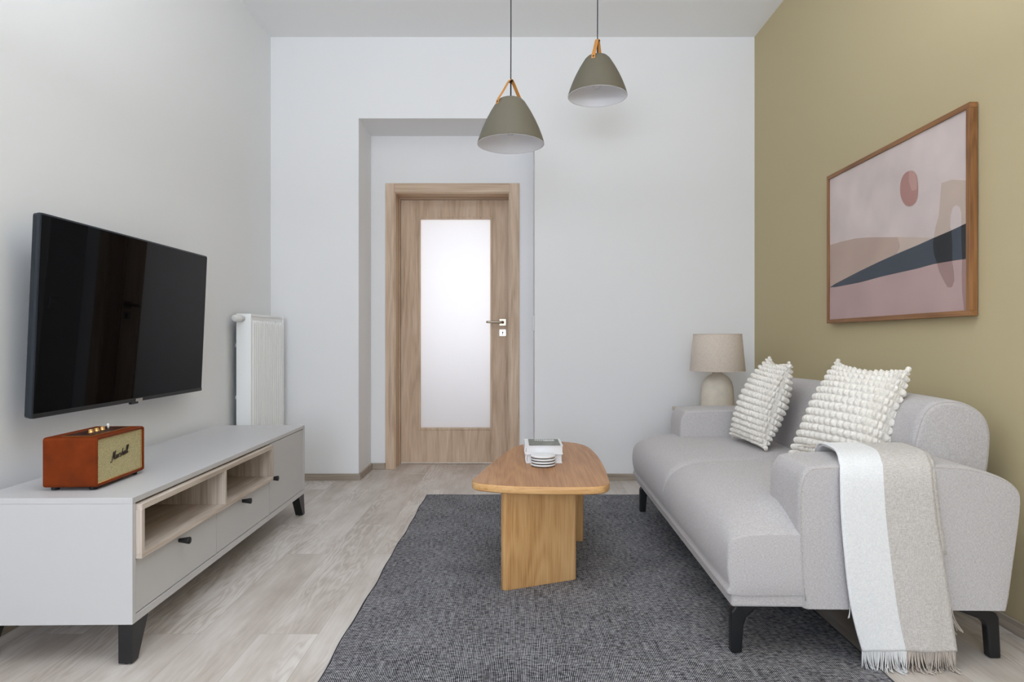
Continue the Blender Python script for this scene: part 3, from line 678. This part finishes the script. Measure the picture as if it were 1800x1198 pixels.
# ------------------------------------------------------------------ sofa
SX, SY, SR = .619, 1.832, math.radians(-1.27)
def sofa():
    r = empty('sofa', (SX, SY, 0), SR); tag(r, 'light grey two seat fabric sofa with low rounded arms and thin black metal legs', 'sofa')
    L = 1.652
    zb = .158
    # base rail
    boxes('base_frame', [(.0, .765, .004, L-.004, zb, .200)], M['sofa'], r, bevel=.007, seg=3)
    # seats
    sp = smooth_pts([(.004, .191), (-.012, .222), (-.022, .26), (-.021, .305), (-.006, .352), (.026, .388), (.075, .411), (.15, .424), (.30, .430), (.50, .431), (.60, .428), (.63, .40), (.63, .25), (.60, .197), (.40, .191), (.2, .191)], 5)
    ep = smooth_pts([(.004, .191), (-.006, .220), (-.012, .26), (-.013, .305), (-.008, .338), (.012, .357), (.060, .366), (.14, .368), (.30, .369), (.50, .370), (.60, .368), (.63, .36), (.63, .25), (.60, .197), (.40, .191), (.2, .191)], 5)
    def seat(y0, y1, near_end, far_end):
        bm = bmesh.new(); rs = []; n = 60
        for i in range(n+1):
            t = i/n; t = .5-.5*math.cos(PI*t) if i not in (0, n) else t
            s = y0+(y1-y0)*t
            wa = max(0, 1-(s-y0)/.19)**1.8 if near_end else 0
            wb = .55*max(0, 1-(y1-s)/.12)**1.8 if far_end else 0
            w = max(wa, wb)
            ca = 0 if near_end else .018*max(0, 1-(s-y0)/.05)**2
            cb = 0 if far_end else .018*max(0, 1-(y1-s)/.05)**2
            ins = 0
            for d, e in ((s-y0, near_end), (y1-s, far_end)):
                Rr = .008; q = max(0, 1-d/Rr); ins += Rr*.5*(1-math.sqrt(max(0, 1-q*q)))
            P = [a.lerp(b, w) for a, b in zip(sp, ep)]
            P = offset2(P, ins)
            k = -(ca+cb)+.005*math.sin(PI*t)
            rs.append([(p.x, s, p.y+k*max(0, min(1, (p.y-.2)/.2))) for p in P])
        rings(bm, rs); o = finish('seat_cushion', bm, M['sofa'], r, smooth=True)
        o.modifiers.new('es', 'EDGE_SPLIT').split_angle = math.radians(60)
        return o
    seat(.0, .835, True, False); seat(.836, L+.012, False, True)
    # arms
    ap = smooth_pts([(.203, .10), (.200, zb), (.190, .30), (.186, .44), (.190, .51), (.206, .547), (.240, .563), (.40, .569), (.58, .567), (.675, .559), (.755, .534), (.797, .506), (.810, .470), (.803, .39), (.787, .27), (.772, zb), (.765, .10)], 5, False)
    # keep the flat bottom clean
    def arm(y0, y1):
        ys = []; R = .026; n = 9
        for k in range(n+1):
            a = PI/2*k/n; ys.append((y0+R*(1-math.cos(a))*.9, R*.45*(1-math.sin(a)), 0, 0))
        for k in range(n, -1, -1):
            a = PI/2*k/n; ys.append((y1-R*(1-math.cos(a))*.9, R*.45*(1-math.sin(a)), 0, 0))
        bm = bmesh.new(); rs = []
        for y, d, _, _ in ys:
            q = offset2(ap, d)
            rs.append([((min(max(p.x, .200+d), .771-d) if p.y < zb+.001 else p.x), y, max(zb, p.y)) for p in q])
        rings(bm, rs); o = finish('arm', bm, M['sofa'], r, smooth=True)
        o.modifiers.new('es', 'EDGE_SPLIT').split_angle = math.radians(50)
        return o
    a1 = arm(-.006, .225); a2 = arm(L-.225, L+.006)
    # piping that follows the outer edge of the arm
    for a, y in ((a1, -.0035), (a2, L+.0035)):
        q = [p for p in offset2(ap, .008) if p.y > zb+.004]
        # order along the outline, starting at the front foot
        i0 = min(range(len(q)), key=lambda i: (q[i].y, q[i].x) if q[i].x < .4 else (9, 9)); q = q[i0:]+q[:i0]
        if q[1].y < q[0].y: q = [q[0]]+q[:0:-1]
        bm = bmesh.new(); tube(bm, [(p.x, y, p.y) for p in q], .0024, 6); finish('piping', bm, M['seam'], a, smooth=True)
    # back cushions
    bp = smooth_pts([(.60, .38), (.606, .46), (.625, .56), (.648, .655), (.672, .704), (.712, .728), (.765, .730), (.815, .716), (.852, .690), (.872, .650), (.876, .59), (.862, .45), (.845, .30), (.80, .27), (.66, .27)], 5)
    def back(y0, y1, ra, rb):
        ys = []
        for k in range(9):
            a = PI/2*k/8; ys.append((y0+ra*(1-math.cos(a)), ra*.6*(1-math.sin(a)), 0, 0))
        for k in range(1, 10):
            t = k/10; ys.append((y0+ra+(y1-y0-ra-rb)*t, -.004*math.sin(PI*t), 0, 0))
        for k in range(8, -1, -1):
            a = PI/2*k/8; ys.append((y1-rb*(1-math.cos(a)), rb*.6*(1-math.sin(a)), 0, 0))
        bm = bmesh.new(); rings(bm, [[(p.x, y, p.y) for p in offset2(bp, d)] for y, d, _, _ in ys])
        return finish('back_cushion', bm, M['sofa'], r, smooth=True)
    b1 = back(.205, .83, .03, .018); b2 = back(.832, L-.205, .018, .03)
    q = [p for p in offset2(bp, .008) if p.y > .5]
    i0 = max(range(len(q)), key=lambda i: (q[i]-q[i-1]).length); q = q[i0:]+q[:i0]
    bm = bmesh.new(); tube(bm, [(p.x, .211, p.y) for p in q], .0022, 6); finish('piping', bm, M['seam'], b1, smooth=True)
    # piping round the near end of the seat
    q = [p for p in offset2(ep, .003) if p.x < .2 and p.y > .205]
    i0 = max(range(len(q)), key=lambda i: (q[i]-q[i-1]).length); q = q[i0:]+q[:i0]
    bm = bmesh.new(); tube(bm, [(p.x, .0035, p.y) for p in q], .0020, 6); finish('piping', bm, M['seam'], r, smooth=True)
    # legs: bent blades
    fl = [(.010, 0), (.042, 0), (.048, .088), (.056, .112), (.105, zb+.001), (.030, zb+.001), (.010, .128)]
    rl = [(.752, 0), (.786, 0), (.780, .118), (.772, .132), (.690, zb+.001), (.600, zb+.001), (.728, .112), (.744, .095)]
    for prof in (fl, rl):
        for yc in (.055, L-.055):
            bm = bmesh.new(); zf = RZ if prof is fl else 0
            P = [(x, max(z, zf)) for x, z in prof]
            q = [Vector(p) for p in P]
            rings(bm, [[(p.x, yc-.014, p.y) for p in q], [(p.x, yc+.014, p.y) for p in q]])
            finish('leg', bm, M['black'], r, bevel=.006, seg=3, )
sofa()

# ------------------------------------------------------------------ knotted cushions
def pillow(name, P00, P10, P01, P11, T, nrm, rows, cols, label, seed, pull=.055):
    """P00 far-bottom, P10 near-bottom, P01 far-top, P11 near-top"""
    rnd = random.Random(seed)
    P00, P10, P01, P11 = map(Vector, (P00, P10, P01, P11)); nrm = Vector(nrm).normalized()
    cen = (P00+P10+P01+P11)/4
    r = empty(name, (cen.x, cen.y, min(P00.z, P10.z)-.0)); tag(r, label, 'cushion', 'cream knotted cushions on the sofa')
    org = r.location.copy()
    nu, nv = cols*9, rows*9
    jit = {}
    def kj(a, b):
        if (a, b) not in jit: jit[(a, b)] = (rnd.uniform(.75, 1.15), rnd.uniform(-.25, .25))
        return jit[(a, b)]
    ju = (P10-P00).normalized(); jv = (P01-P00).normalized()
    def base(su, sv, side):
        # knots are spaced evenly over the curved surface, so they crowd towards the sides
        su, sv = 2*su-1, 2*sv-1
        U = .72*math.sin(su*PI/2)+.28*su; V = .25*math.sin(sv*PI/2)+.75*sv; u, v = (U+1)/2, (V+1)/2
        p = P00*(1-u)*(1-v)+P10*u*(1-v)+P01*(1-u)*v+P11*u*v
        eu = ((P10-P00)*(1-v)+(P11-P01)*v); ev = ((P01-P00)*(1-u)+(P11-P10)*u)
        # edges bow inwards between the pointed corners
        p = p-eu*(.5*U*abs(U)**2)*pull*2*(1-V*V)-ev*(.5*V*abs(V)**2)*pull*(2.6 if V > 0 else .7)*(1-U*U)
        th = T*(max(0, math.cos(su*PI/2))*max(0, math.cos(sv*PI/2)))**.72
        p = p-ev*.012*math.sin(PI*u)*(1-abs(V))
        return p+nrm*side*th-org
    def pt(i, j, side):
        u, v = i/nu, j/nv; U, V = 2*u-1, 2*v-1; e = .004
        p = base(u, v, side)
        du = base(min(1, u+e), v, side)-base(max(0, u-e), v, side); dv = base(u, min(1, v+e), side)-base(u, max(0, v-e), side)
        n = du.cross(dv)
        if n.length < 1e-12: n = nrm*side
        n.normalize()
        if n.dot(nrm)*side < 0: n = -n
        k = v*rows; row = min(rows-1, int(k)); fr = k-row
        q = u*cols+.5*(row % 2)+.15*math.sin(row*1.7); col = int(q); fc = q-col
        am = kj(row, col)[0]
        hr = max(0, 1-abs(2*fr-1)**2.2)**.7
        hc = max(0, 1-abs(2*fc-1)**1.7)**.75
        edge = min(1, (1-abs(U))*cols/1.6, (1-abs(V))*rows/1.3)
        return p+n*(.0150*hr*(.04+.96*hc)*am)*max(0, edge)
    bm = bmesh.new(); g = {}
    for s in (1, -1):
        for i in range(nu+1):
            for j in range(nv+1):
                if i in (0, nu) or j in (0, nv):
                    if s == -1: g[(s, i, j)] = g[(1, i, j)]; continue
                    g[(s, i, j)] = bm.verts.new(base(i/nu, j/nv, 1))
                else: g[(s, i, j)] = bm.verts.new(pt(i, j, s))
    for s in (1, -1):
        for i in range(nu):
            for j in range(nv):
                f = (g[(s, i, j)], g[(s, i+1, j)], g[(s, i+1, j+1)], g[(s, i, j+1)])
                bm.faces.new(f if s == 1 else f[::-1])
    finish('knotted_cover', bm, M['knot'], r, smooth=True)
    # plump yarn tufts at the corners
    for p in (P00, P10, P01, P11):
        bm = bmesh.new()
        for k in range(6):
            c = p-org+(cen-p).normalized()*(.004+.010*k*.6)+Vector((rnd.uniform(-.006, .006), rnd.uniform(-.008, .008), rnd.uniform(-.004, .006)))
            bmesh.ops.create_uvsphere(bm, u_segments=10, v_segments=7, radius=rnd.uniform(.007, .010), matrix=Matrix.Translation(c))
        finish('corner_tuft', bm, M['knot'], r, smooth=True)
    return r
pillow('cushion', (1.052, 3.13, .452), (1.085, 2.80, .446), (1.252, 3.16, .832), (1.20, 2.80, .818), .082, (-.9, -.12, .38), 16, 19,
       'cream knotted cushion at the far end of the sofa, next to the table lamp', 3)
pillow('cushion', (1.060, 2.50, .450), (1.178, 2.10, .452), (1.276, 2.54, .838), (1.318, 2.150, .822), .086, (-.88, -.28, .40), 16, 19,
       'cream knotted cushion nearer the folded throw, beneath the framed picture', 5)

# ------------------------------------------------------------------ throw blanket
def throw():
    r = empty('throw_blanket', (1.07, 1.86, 0)); tag(r, 'fringed throw in white and beige stripes hanging over the near arm of the sofa', 'blanket')
    org = r.location
    # (y, z, xleft, xright) down the middle of the path
    path = [(2.085, .505, .985, 1.235), (2.083, .55, .975, 1.232), (2.055, .582, .968, 1.225), (2.00, .589, .962, 1.215), (1.93, .590, .950, 1.205), (1.875, .588, .935, 1.193), (1.835, .574, .922, 1.180), (1.815, .545, .913, 1.172), (1.808, .50, .910, 1.172), (1.806, .42, .912, 1.180), (1.804, .30, .921, 1.198), (1.802, .20, .932, 1.212), (1.800, .12, .948, 1.222), (1.797, .055, .966, 1.230)]
    sm = smooth_pts([Vector((a, b, c)) for a, b, c, d in path], 6, False); sr = smooth_pts([Vector((a, b, d)) for a, b, c, d in path], 6, False)
    def layer(name, off, dx0, dx1, k0, k1, mats, split, parent, wav=.004):
        bm = bmesh.new(); nu = 30; V = []
        for k in range(k0, k1):
            a, b = sm[k], sr[k]
            # outward normal in the YZ plane
            t = (sm[min(k+1, len(sm)-1)]-sm[max(k-1, 0)]); nY, nZ = t.y, -t.x
            ln = math.hypot(nY, nZ) or 1; nY, nZ = nY/ln, nZ/ln
            if nZ < 0 and b.y > .57: nY, nZ = -nY, -nZ
            row = []
            hang = max(0, (.5-a.y)/.5)
            for i in range(nu+1):
                u = i/nu; x = (a.z+dx0)*(1-u)+(b.z+dx1)*u
                w = wav*hang*(math.sin(u*7+1+k*.02)+.5*math.sin(u*15+k*.05))
                y = a.x-(off if b.y < .57 and a.x < 1.9 else 0)-w-.002; z = a.y+(off if a.y > .57 else 0)
                if a.x > 2.06 and a.y < .57: y = a.x+off
                row.append(bm.verts.new((x-org.x, y-org.y, z-org.z)))
            V.append(row)
        for a, b in zip(V, V[1:]):
            for i in range(nu):
                f = bm.faces.new((a[i], a[i+1], b[i+1], b[i])); f.material_index = 0 if (i+.5)/nu < split else 1
        o = finish(name, bm, mats, parent, smooth=True)
        s = o.modifiers.new('thick', 'SOLIDIFY'); s.thickness = .0045; s.offset = 0
        return o
    n = len(sm)
    top = layer('cloth', .0075, 0, 0, 0, n, [M['bw'], M['bb']], .47, r)
    und = layer('folded_under_layer', .001, .006, .014, 0, n-19, [M['bw'], M['bb']], .3, r, .002)
    def fringe(name, parent, x0, x1, y, z, cnt, ln, mats, split, spread=.01, floor=.004, r0=.0016, lean=0):
        bm = bmesh.new()
        for i in range(cnt):
            u = (i+random.uniform(-.3, .3))/cnt; x = x0+(x1-x0)*u; mi = 0 if u < split else 1
            l = ln*random.uniform(.85, 1.15); zz = z; p = []
            sx = random.uniform(-spread, spread)+lean+.012*math.sin(u*22); sy = random.uniform(-.012, .010)-.008
            for k in range(7):
                t = k/6; zk = z-l*t; ex = 0
                if zk < floor: ex = (floor-zk); zk = floor+random.uniform(0, .001)
                p.append((x+sx*t*t+ex*sx*8-org.x, y+sy*t*t-ex*.8-org.y, zk-org.z))
            tube(bm, p, r0, 5, mi=mi, taper=.6)
        o = finish(name, bm, mats, parent, smooth=True); o['kind'] = 'stuff'; return o
    fringe('fringe', top, .967, 1.229, 1.791, .058, 104, .066, [M['fw'], M['fb']], .47)
    o = fringe('inner_fringe', top, 1.03, 1.225, 1.806, .060, 70, .062, [M['fd'], M['fb']], .8, .014)
    o['label'] = 'taupe fringe of the folded layer behind'
    fringe('side_fringe', und, 1.212, 1.235, 1.812, .165, 7, .062, [M['fb'], M['fb']], .3, .006, lean=.022)
    fringe('side_fringe', und, .944, .955, 1.808, .200, 4, .06, [M['fw'], M['fw']], .5, .003)
    # taupe roll of cloth just seen below the hem
    bm = bmesh.new(); pts = [(1.055+.16*k/10-org.x, 1.812-org.y+.004*math.sin(k), .052+.003*math.sin(k*1.3)) for k in range(11)]
    tube(bm, pts, .010, 10); finish('rolled_hem', bm, M['bd'], top, smooth=True)
    # knot tails on the inside end
    bm = bmesh.new()
    for k in range(7):
        x = .955+k*.006; tube(bm, [(x-org.x, 2.085-org.y, .57), (x-.012-org.x, 2.092-org.y, .577), (x-.030-org.x+random.uniform(-.008, .008), 2.090-org.y, .572+random.uniform(-.004, .004))], .0022, 5)
    finish('end_tassel', bm, M['fb'], top, smooth=True)
throw()

# ------------------------------------------------------------------ side table and lamp
def side_table():
    r = empty('side_table', (1.225, 3.86, 0)); tag(r, 'low pale wooden side table mostly hidden behind the far arm of the sofa', 'side table')
    boxes('table_top', [(-.225, .225, -.21, .225, .480, .500)], M['oakt'], r, bevel=.002)
    for x in (-.2, .2):
        for y in (-.185, .2): boxes('leg', [(x-.016, x+.016, y-.016, y+.016, 0, .48)], M['oakt'], r, bevel=.002)
side_table()
def lamp():
    r = empty('table_lamp', (1.213, 3.85, .5)); tag(r, 'table lamp with bottle shaped stone base and beige linen shade in the corner', 'lamp')
    bm = bmesh.new()
    pr = [(0, 0), (.092, 0), (.0965, .004), (.097, .03), (.0945, .09), (.090, .14), (.083, .170), (.068, .195), (.046, .212), (.032, .219), (.027, .226), (.027, .238), (0, .239)]
    lathe(bm, pr, seg=64); finish('base', bm, M['ceramic'], r, smooth=True)
    bm = bmesh.new(); lathe(bm, [(0, .238), (.012, .238), (.012, .30), (0, .30)], seg=20); finish('socket', bm, M['gold'], r)
    z0, z1 = .236, .458
    bm = bmesh.new(); lathe(bm, [(.159, z0), (.1600, z0+.002), (.140, z1-.002), (.139, z1), (.1375, z1-.001), (.1575, z0+.001)], seg=72, closed=True)
    s = finish('lamp_shade', bm, M['shade'], r, smooth=True, bevel=0)
    for z, rr in ((z0+.002, .1600), (z1-.002, .140)):
        bm = bmesh.new(); tube(bm, [(rr*math.cos(a*PI/32), rr*math.sin(a*PI/32), z) for a in range(65)], .002, 6); finish('rim', bm, M['shade'], s, smooth=True)
    bm = bmesh.new()
    for k in range(3):
        a = k*2*PI/3+.3; tube(bm, [(0, 0, z1-.02), (.139*math.cos(a), .139*math.sin(a), z1-.006)], .0015, 6)
    finish('shade_spider', bm, M['gold'], s)
    bm = bmesh.new(); lathe(bm, [(0, .30), (.014, .30), (.016, .32), (.03, .35), (.03, .37), (.018, .392), (0, .398)], seg=24); finish('bulb', bm, M['white'], r, smooth=True)
lamp()

# ------------------------------------------------------------------ pendants
def pendant(X, Y, zr, Rm, az, label):
    r = empty('pendant_lamp', (X, Y, zr)); tag(r, label, 'pendant lamp', 'olive grey pendant lamps with tan leather straps')
    k = Rm/.15; hh = .208*k
    outer = [(.1500, 0), (.1485, .006), (.141, .030), (.1275, .066), (.110, .105), (.0905, .142), (.0735, .170), (.064, .185), (.052, .197), (.036, .2035), (.012, .206)]
    outer = [(a*k, b*k) for a, b in outer]
    inner = [(a-.003, b-.001) for a, b in outer[:-2]]+[(.030*k, .199*k), (.012*k, .200*k)]
    bm = bmesh.new(); lathe(bm, outer+inner[::-1], seg=72, closed=True)
    sh = finish('lamp_shade', bm, [M['shadeo'], M['shadei']], r, smooth=True)
    seg = 72; no = len(outer)-1
    for i, p in enumerate(sh.data.polygons):
        c = p.center; rad = math.hypot(c.x, c.y)
        p.material_index = 1 if i//seg > no or (i//seg >= no and True) else 0
    # stem, strap over a pin, strap ends riveted to the shade
    top = hh+.078
    bm = bmesh.new(); tube(bm, [(0, 0, hh-.02), (0, 0, top-.002)], .0034, 10); tube(bm, [(0, 0, top-.002), (0, 0, top+.035)], .0026, 10); finish('stem', bm, M['black'], r, smooth=True)
    d = Vector((math.cos(az), math.sin(az), 0)); s = Vector((-math.sin(az), math.cos(az), 0)); w = .0095
    a = .060*k; za = .182*k
    side = lambda e: [d*e*(a+.016)+Vector((0, 0, za-.020)), d*e*(a+.010)+Vector((0, 0, za+.004)), d*e*(a*.72)+Vector((0, 0, za+.045)), d*e*.012+Vector((0, 0, top-.008))]
    pts = side(1)+[Vector((0, 0, top+.001))]+side(-1)[::-1]
    pts = smooth_pts(pts, 5, False)
    bm = bmesh.new(); rs = []
    for i, p in enumerate(pts):
        tt = (pts[min(i+1, len(pts)-1)]-pts[max(0, i-1)]).normalized(); nn = tt.cross(s).normalized()*.0012
        rs.append([p-s*w-nn, p+s*w-nn, p+s*w+nn, p-s*w+nn])
    rings(bm, rs); st = finish('strap', bm, M['strap'], r, bevel=0)
    for e in (1, -1):
        bm = bmesh.new(); c = d*e*(a+.012)+Vector((0, 0, za-.008))
        bmesh.ops.create_uvsphere(bm, u_segments=12, v_segments=8, radius=.0058, matrix=Matrix.Translation(c)); finish('rivet', bm, M['black'], st, smooth=True)
    bm = bmesh.new(); tube(bm, [tuple(-s*.013+Vector((0, 0, top-.006))), tuple(s*.013+Vector((0, 0, top-.006)))], .0035, 10); finish('strap_pin', bm, M['black'], st)
    zc = ZC-zr
    bm = bmesh.new(); tube(bm, [(0, 0, top+.03), (0.0006, 0, top+.2), (0, 0, zc-.02)], .0026, 8); finish('cord', bm, M['cord'], r, smooth=True)
    bm = bmesh.new(); lathe(bm, [(0, zc-.035), (.02, zc-.035), (.045, zc-.012), (.045, zc), (0, zc)], seg=32); finish('ceiling_rose', bm, M['shadeo'], r, smooth=True)
    bm = bmesh.new(); lathe(bm, [(0, hh-.075), (.017, hh-.075), (.018, hh-.01), (0, hh-.01)], seg=20); so = finish('socket', bm, M['white'], r)
    bm = bmesh.new(); zb = .040; lathe(bm, [(0, zb), (.014, zb+.003), (.027, zb+.02), (.030, zb+.036), (.026, zb+.056), (.015, zb+.08), (.013, hh-.07), (0, hh-.07)], seg=28)
    bu = finish('bulb', bm, M['bulb'], r, smooth=True); tag(bu, 'clear glass bulb')
    bm = bmesh.new()
    for q in range(6):
        ang = q*PI/3; tube(bm, [(.007*math.cos(ang), .007*math.sin(ang), zb+.02), (.011*math.cos(ang), .011*math.sin(ang), zb+.07)], .0009, 5)
    finish('filament', bm, M['gold'], bu)
pendant(-.018, 2.87, 1.794, .150, math.radians(218), 'lower pendant lamp with olive grey cone shade, nearer the door, strap spread wide')
pendant(.4165, 3.24, 2.147, .150, math.radians(247), 'higher pendant lamp on the right with olive grey cone shade and glass bulb visible')

# ------------------------------------------------------------------ picture
def picture():
    X1 = 1.545; Y0, Y1, Z0, Z1 = 2.184, 3.186, 1.003, 1.730
    cy, cz = (Y0+Y1)/2, (Z0+Z1)/2
    r = empty('framed_picture', (XR, cy, cz)); tag(r, 'oak framed abstract desert print with a pink sun and navy wedge on the olive wall', 'picture')
    a, b = X1-XR, -.004; w = .019; hy, hz = (Y1-Y0)/2, (Z1-Z0)/2
    boxes('frame_rail', [(a, b, -hy, hy, hz-w, hz)], M['frh'], r, bevel=.0012)
    boxes('frame_rail', [(a, b, -hy, hy, -hz, -hz+w)], M['frh'], r, bevel=.0012)
    boxes('frame_stile', [(a, b, -hy, -hy+w, -hz+w, hz-w)], M['fr'], r, bevel=.0012)
    boxes('frame_stile', [(a, b, hy-w, hy, -hz+w, hz-w)], M['fr'], r, bevel=.0012)
    xp = a+.007
    boxes('backing', [(xp+.001, b, -hy+w, hy-w, -hz+w, hz-w)], M['paper'], r)
    def cv(zx, zy, x=XR+xp):
        px, py = zx/2.722+1420, zy/2.722+160; Y = x*F/(px-VX); return (Y-cy, H-(py-VY)*Y/F-cz)
    Lr = [('print_sky', rgb(212, 197, 192), [(100, 400), (765, 60), (765, 1080), (100, 1110)]),
          ('print_dune', rgb(186, 162, 148), [(100, 738), (160, 720), (230, 704), (300, 699), (430, 698), (445, 710), (440, 750), (420, 790), (300, 850), (100, 945)]),
          ('print_dune_light', rgb(202, 182, 168), [(430, 698), (520, 698), (605, 703), (600, 712), (430, 785), (442, 740)]),
          ('print_sand', rgb(186, 158, 154), [(100, 944), (250, 914), (450, 864), (600, 826), (765, 799), (765, 1080), (100, 1110)]),
          ('print_navy', rgb(62, 69, 80), [(100, 940), (130, 922), (250, 860), (350, 812), (450, 768), (530, 735), (600, 703), (700, 660), (765, 630), (765, 801), (690, 812), (600, 828), (520, 850), (450, 865), (350, 888), (250, 915), (130, 938)]),
          ('print_arch', rgb(196, 176, 162), [(640, 440), (690, 423), (765, 428), (765, 630), (735, 643), (735, 585), (728, 555), (712, 545), (695, 555), (683, 590), (680, 650), (690, 665), (603, 702), (612, 650), (627, 600), (634, 520)]),
          ('print_arch_dark', rgb(20, 22, 28), [(603, 702), (688, 666), (693, 740), (692, 812), (620, 824), (605, 780), (600, 735)]),
          ('print_arch_dark_b', rgb(20, 22, 28), [(735, 643), (765, 630), (765, 801), (740, 806), (736, 720)]),
          ('print_arch_rose', rgb(158, 128, 124), [(620, 824), (692, 812), (700, 870), (703, 905), (690, 938), (670, 938), (648, 900), (630, 862)]),
          ('print_arch_rose_b', rgb(158, 128, 124), [(740, 806), (765, 801), (765, 1060), (750, 1060), (740, 960), (738, 880)]),
          ('print_sun', rgb(176, 130, 122), [(487, 382), (512, 388), (526, 425), (527, 500), (512, 538), (482, 550), (458, 532), (444, 490), (446, 435), (462, 398)]),
          ('print_sun_light', rgb(192, 150, 140), [(487, 382), (512, 388), (526, 425), (522, 470), (500, 478), (484, 430)])]
    bm = bmesh.new(); mats = []
    ylo, yhi, zlo, zhi = -hy+w, hy-w, -hz+w, hz-w
    for i, (nm, c, P) in enumerate(Lr):
        mats.append(wash(nm, c, .07 if i else .09))
        if i == 0: Q = [(ylo, zlo), (yhi, zlo), (yhi, zhi), (ylo, zhi)]
        else:
            Q = [cv(*p) for p in P]
            if nm in ('print_sun',): Q = [tuple(v) for v in smooth_pts(Q, 4)]
            Q = [(max(ylo, min(yhi, y)), max(zlo, min(zhi, z))) for y, z in Q]
        f = bm.faces.new([bm.verts.new((xp-.0003*i/2, y, z)) for y, z in Q]); f.material_index = i
    me = bpy.data.meshes.new('print'); bm.to_mesh(me); bm.free()
    o = bpy.data.objects.new('print', me); C.objects.link(o); o.parent = r
    for m in mats: me.materials.append(m)
    boxes('picture_glass', [(a+.0028, a+.0035, -hy+w, hy-w, -hz+w, hz-w)], M['picglass'], r)
picture()

# ------------------------------------------------------------------ light
def area(name, loc, rot, sx, sy, power, col=(1, 1, 1)):
    l = bpy.data.lights.new(name, 'AREA'); l.shape = 'RECTANGLE'; l.size = sx; l.size_y = sy; l.energy = power; l.color = col
    o = bpy.data.objects.new(name, l); C.objects.link(o); o.location = loc; o.rotation_euler = rot
    return o
for i, (x0, x1, z0, z1) in enumerate(W):
    area('window_daylight', ((x0+x1)/2, YF-.22, (z0+z1)/2), (math.radians(90), 0, 0), x1-x0, z1-z0, 120 if i == 0 else 36, (.80, .88, 1.0))
area('added_bounce_fill', (0, .9, 1.85), (PI, 0, 0), 1.4, 1.0, 71, (.86, .92, 1))  # unseen fill added to brighten the ceiling and lift the ambient light
area('hall_daylight', (-.38, 5.75, 1.38), (math.radians(-90), 0, 0), .7, 1.2, 17, (1.0, .99, .98))
w = bpy.data.worlds.new('sky'); w.use_nodes = True; bpy.context.scene.world = w
w.node_tree.nodes['Background'].inputs[0].default_value = (.75, .85, 1, 1); w.node_tree.nodes['Background'].inputs[1].default_value = 1.0

cam = bpy.data.cameras.new('camera'); co = bpy.data.objects.new('camera', cam); C.objects.link(co)
co.location = (0, 0, H); co.rotation_euler = (PI/2, 0, 0); cam.sensor_width = 36; cam.lens = F/1800*36
cam.shift_x = (900-VX)/1800; cam.shift_y = -(599-VY)/1800; cam.clip_start = .05
S = bpy.context.scene; S.camera = co
S.view_settings.view_transform = 'Standard'; S.view_settings.look = 'None'; S.view_settings.gamma = 1; S.view_settings.use_curve_mapping = False
S.view_settings.exposure = -0.12
S.cycles.diffuse_bounces = 6; S.cycles.max_bounces = 12; S.cycles.transparent_max_bounces = 12
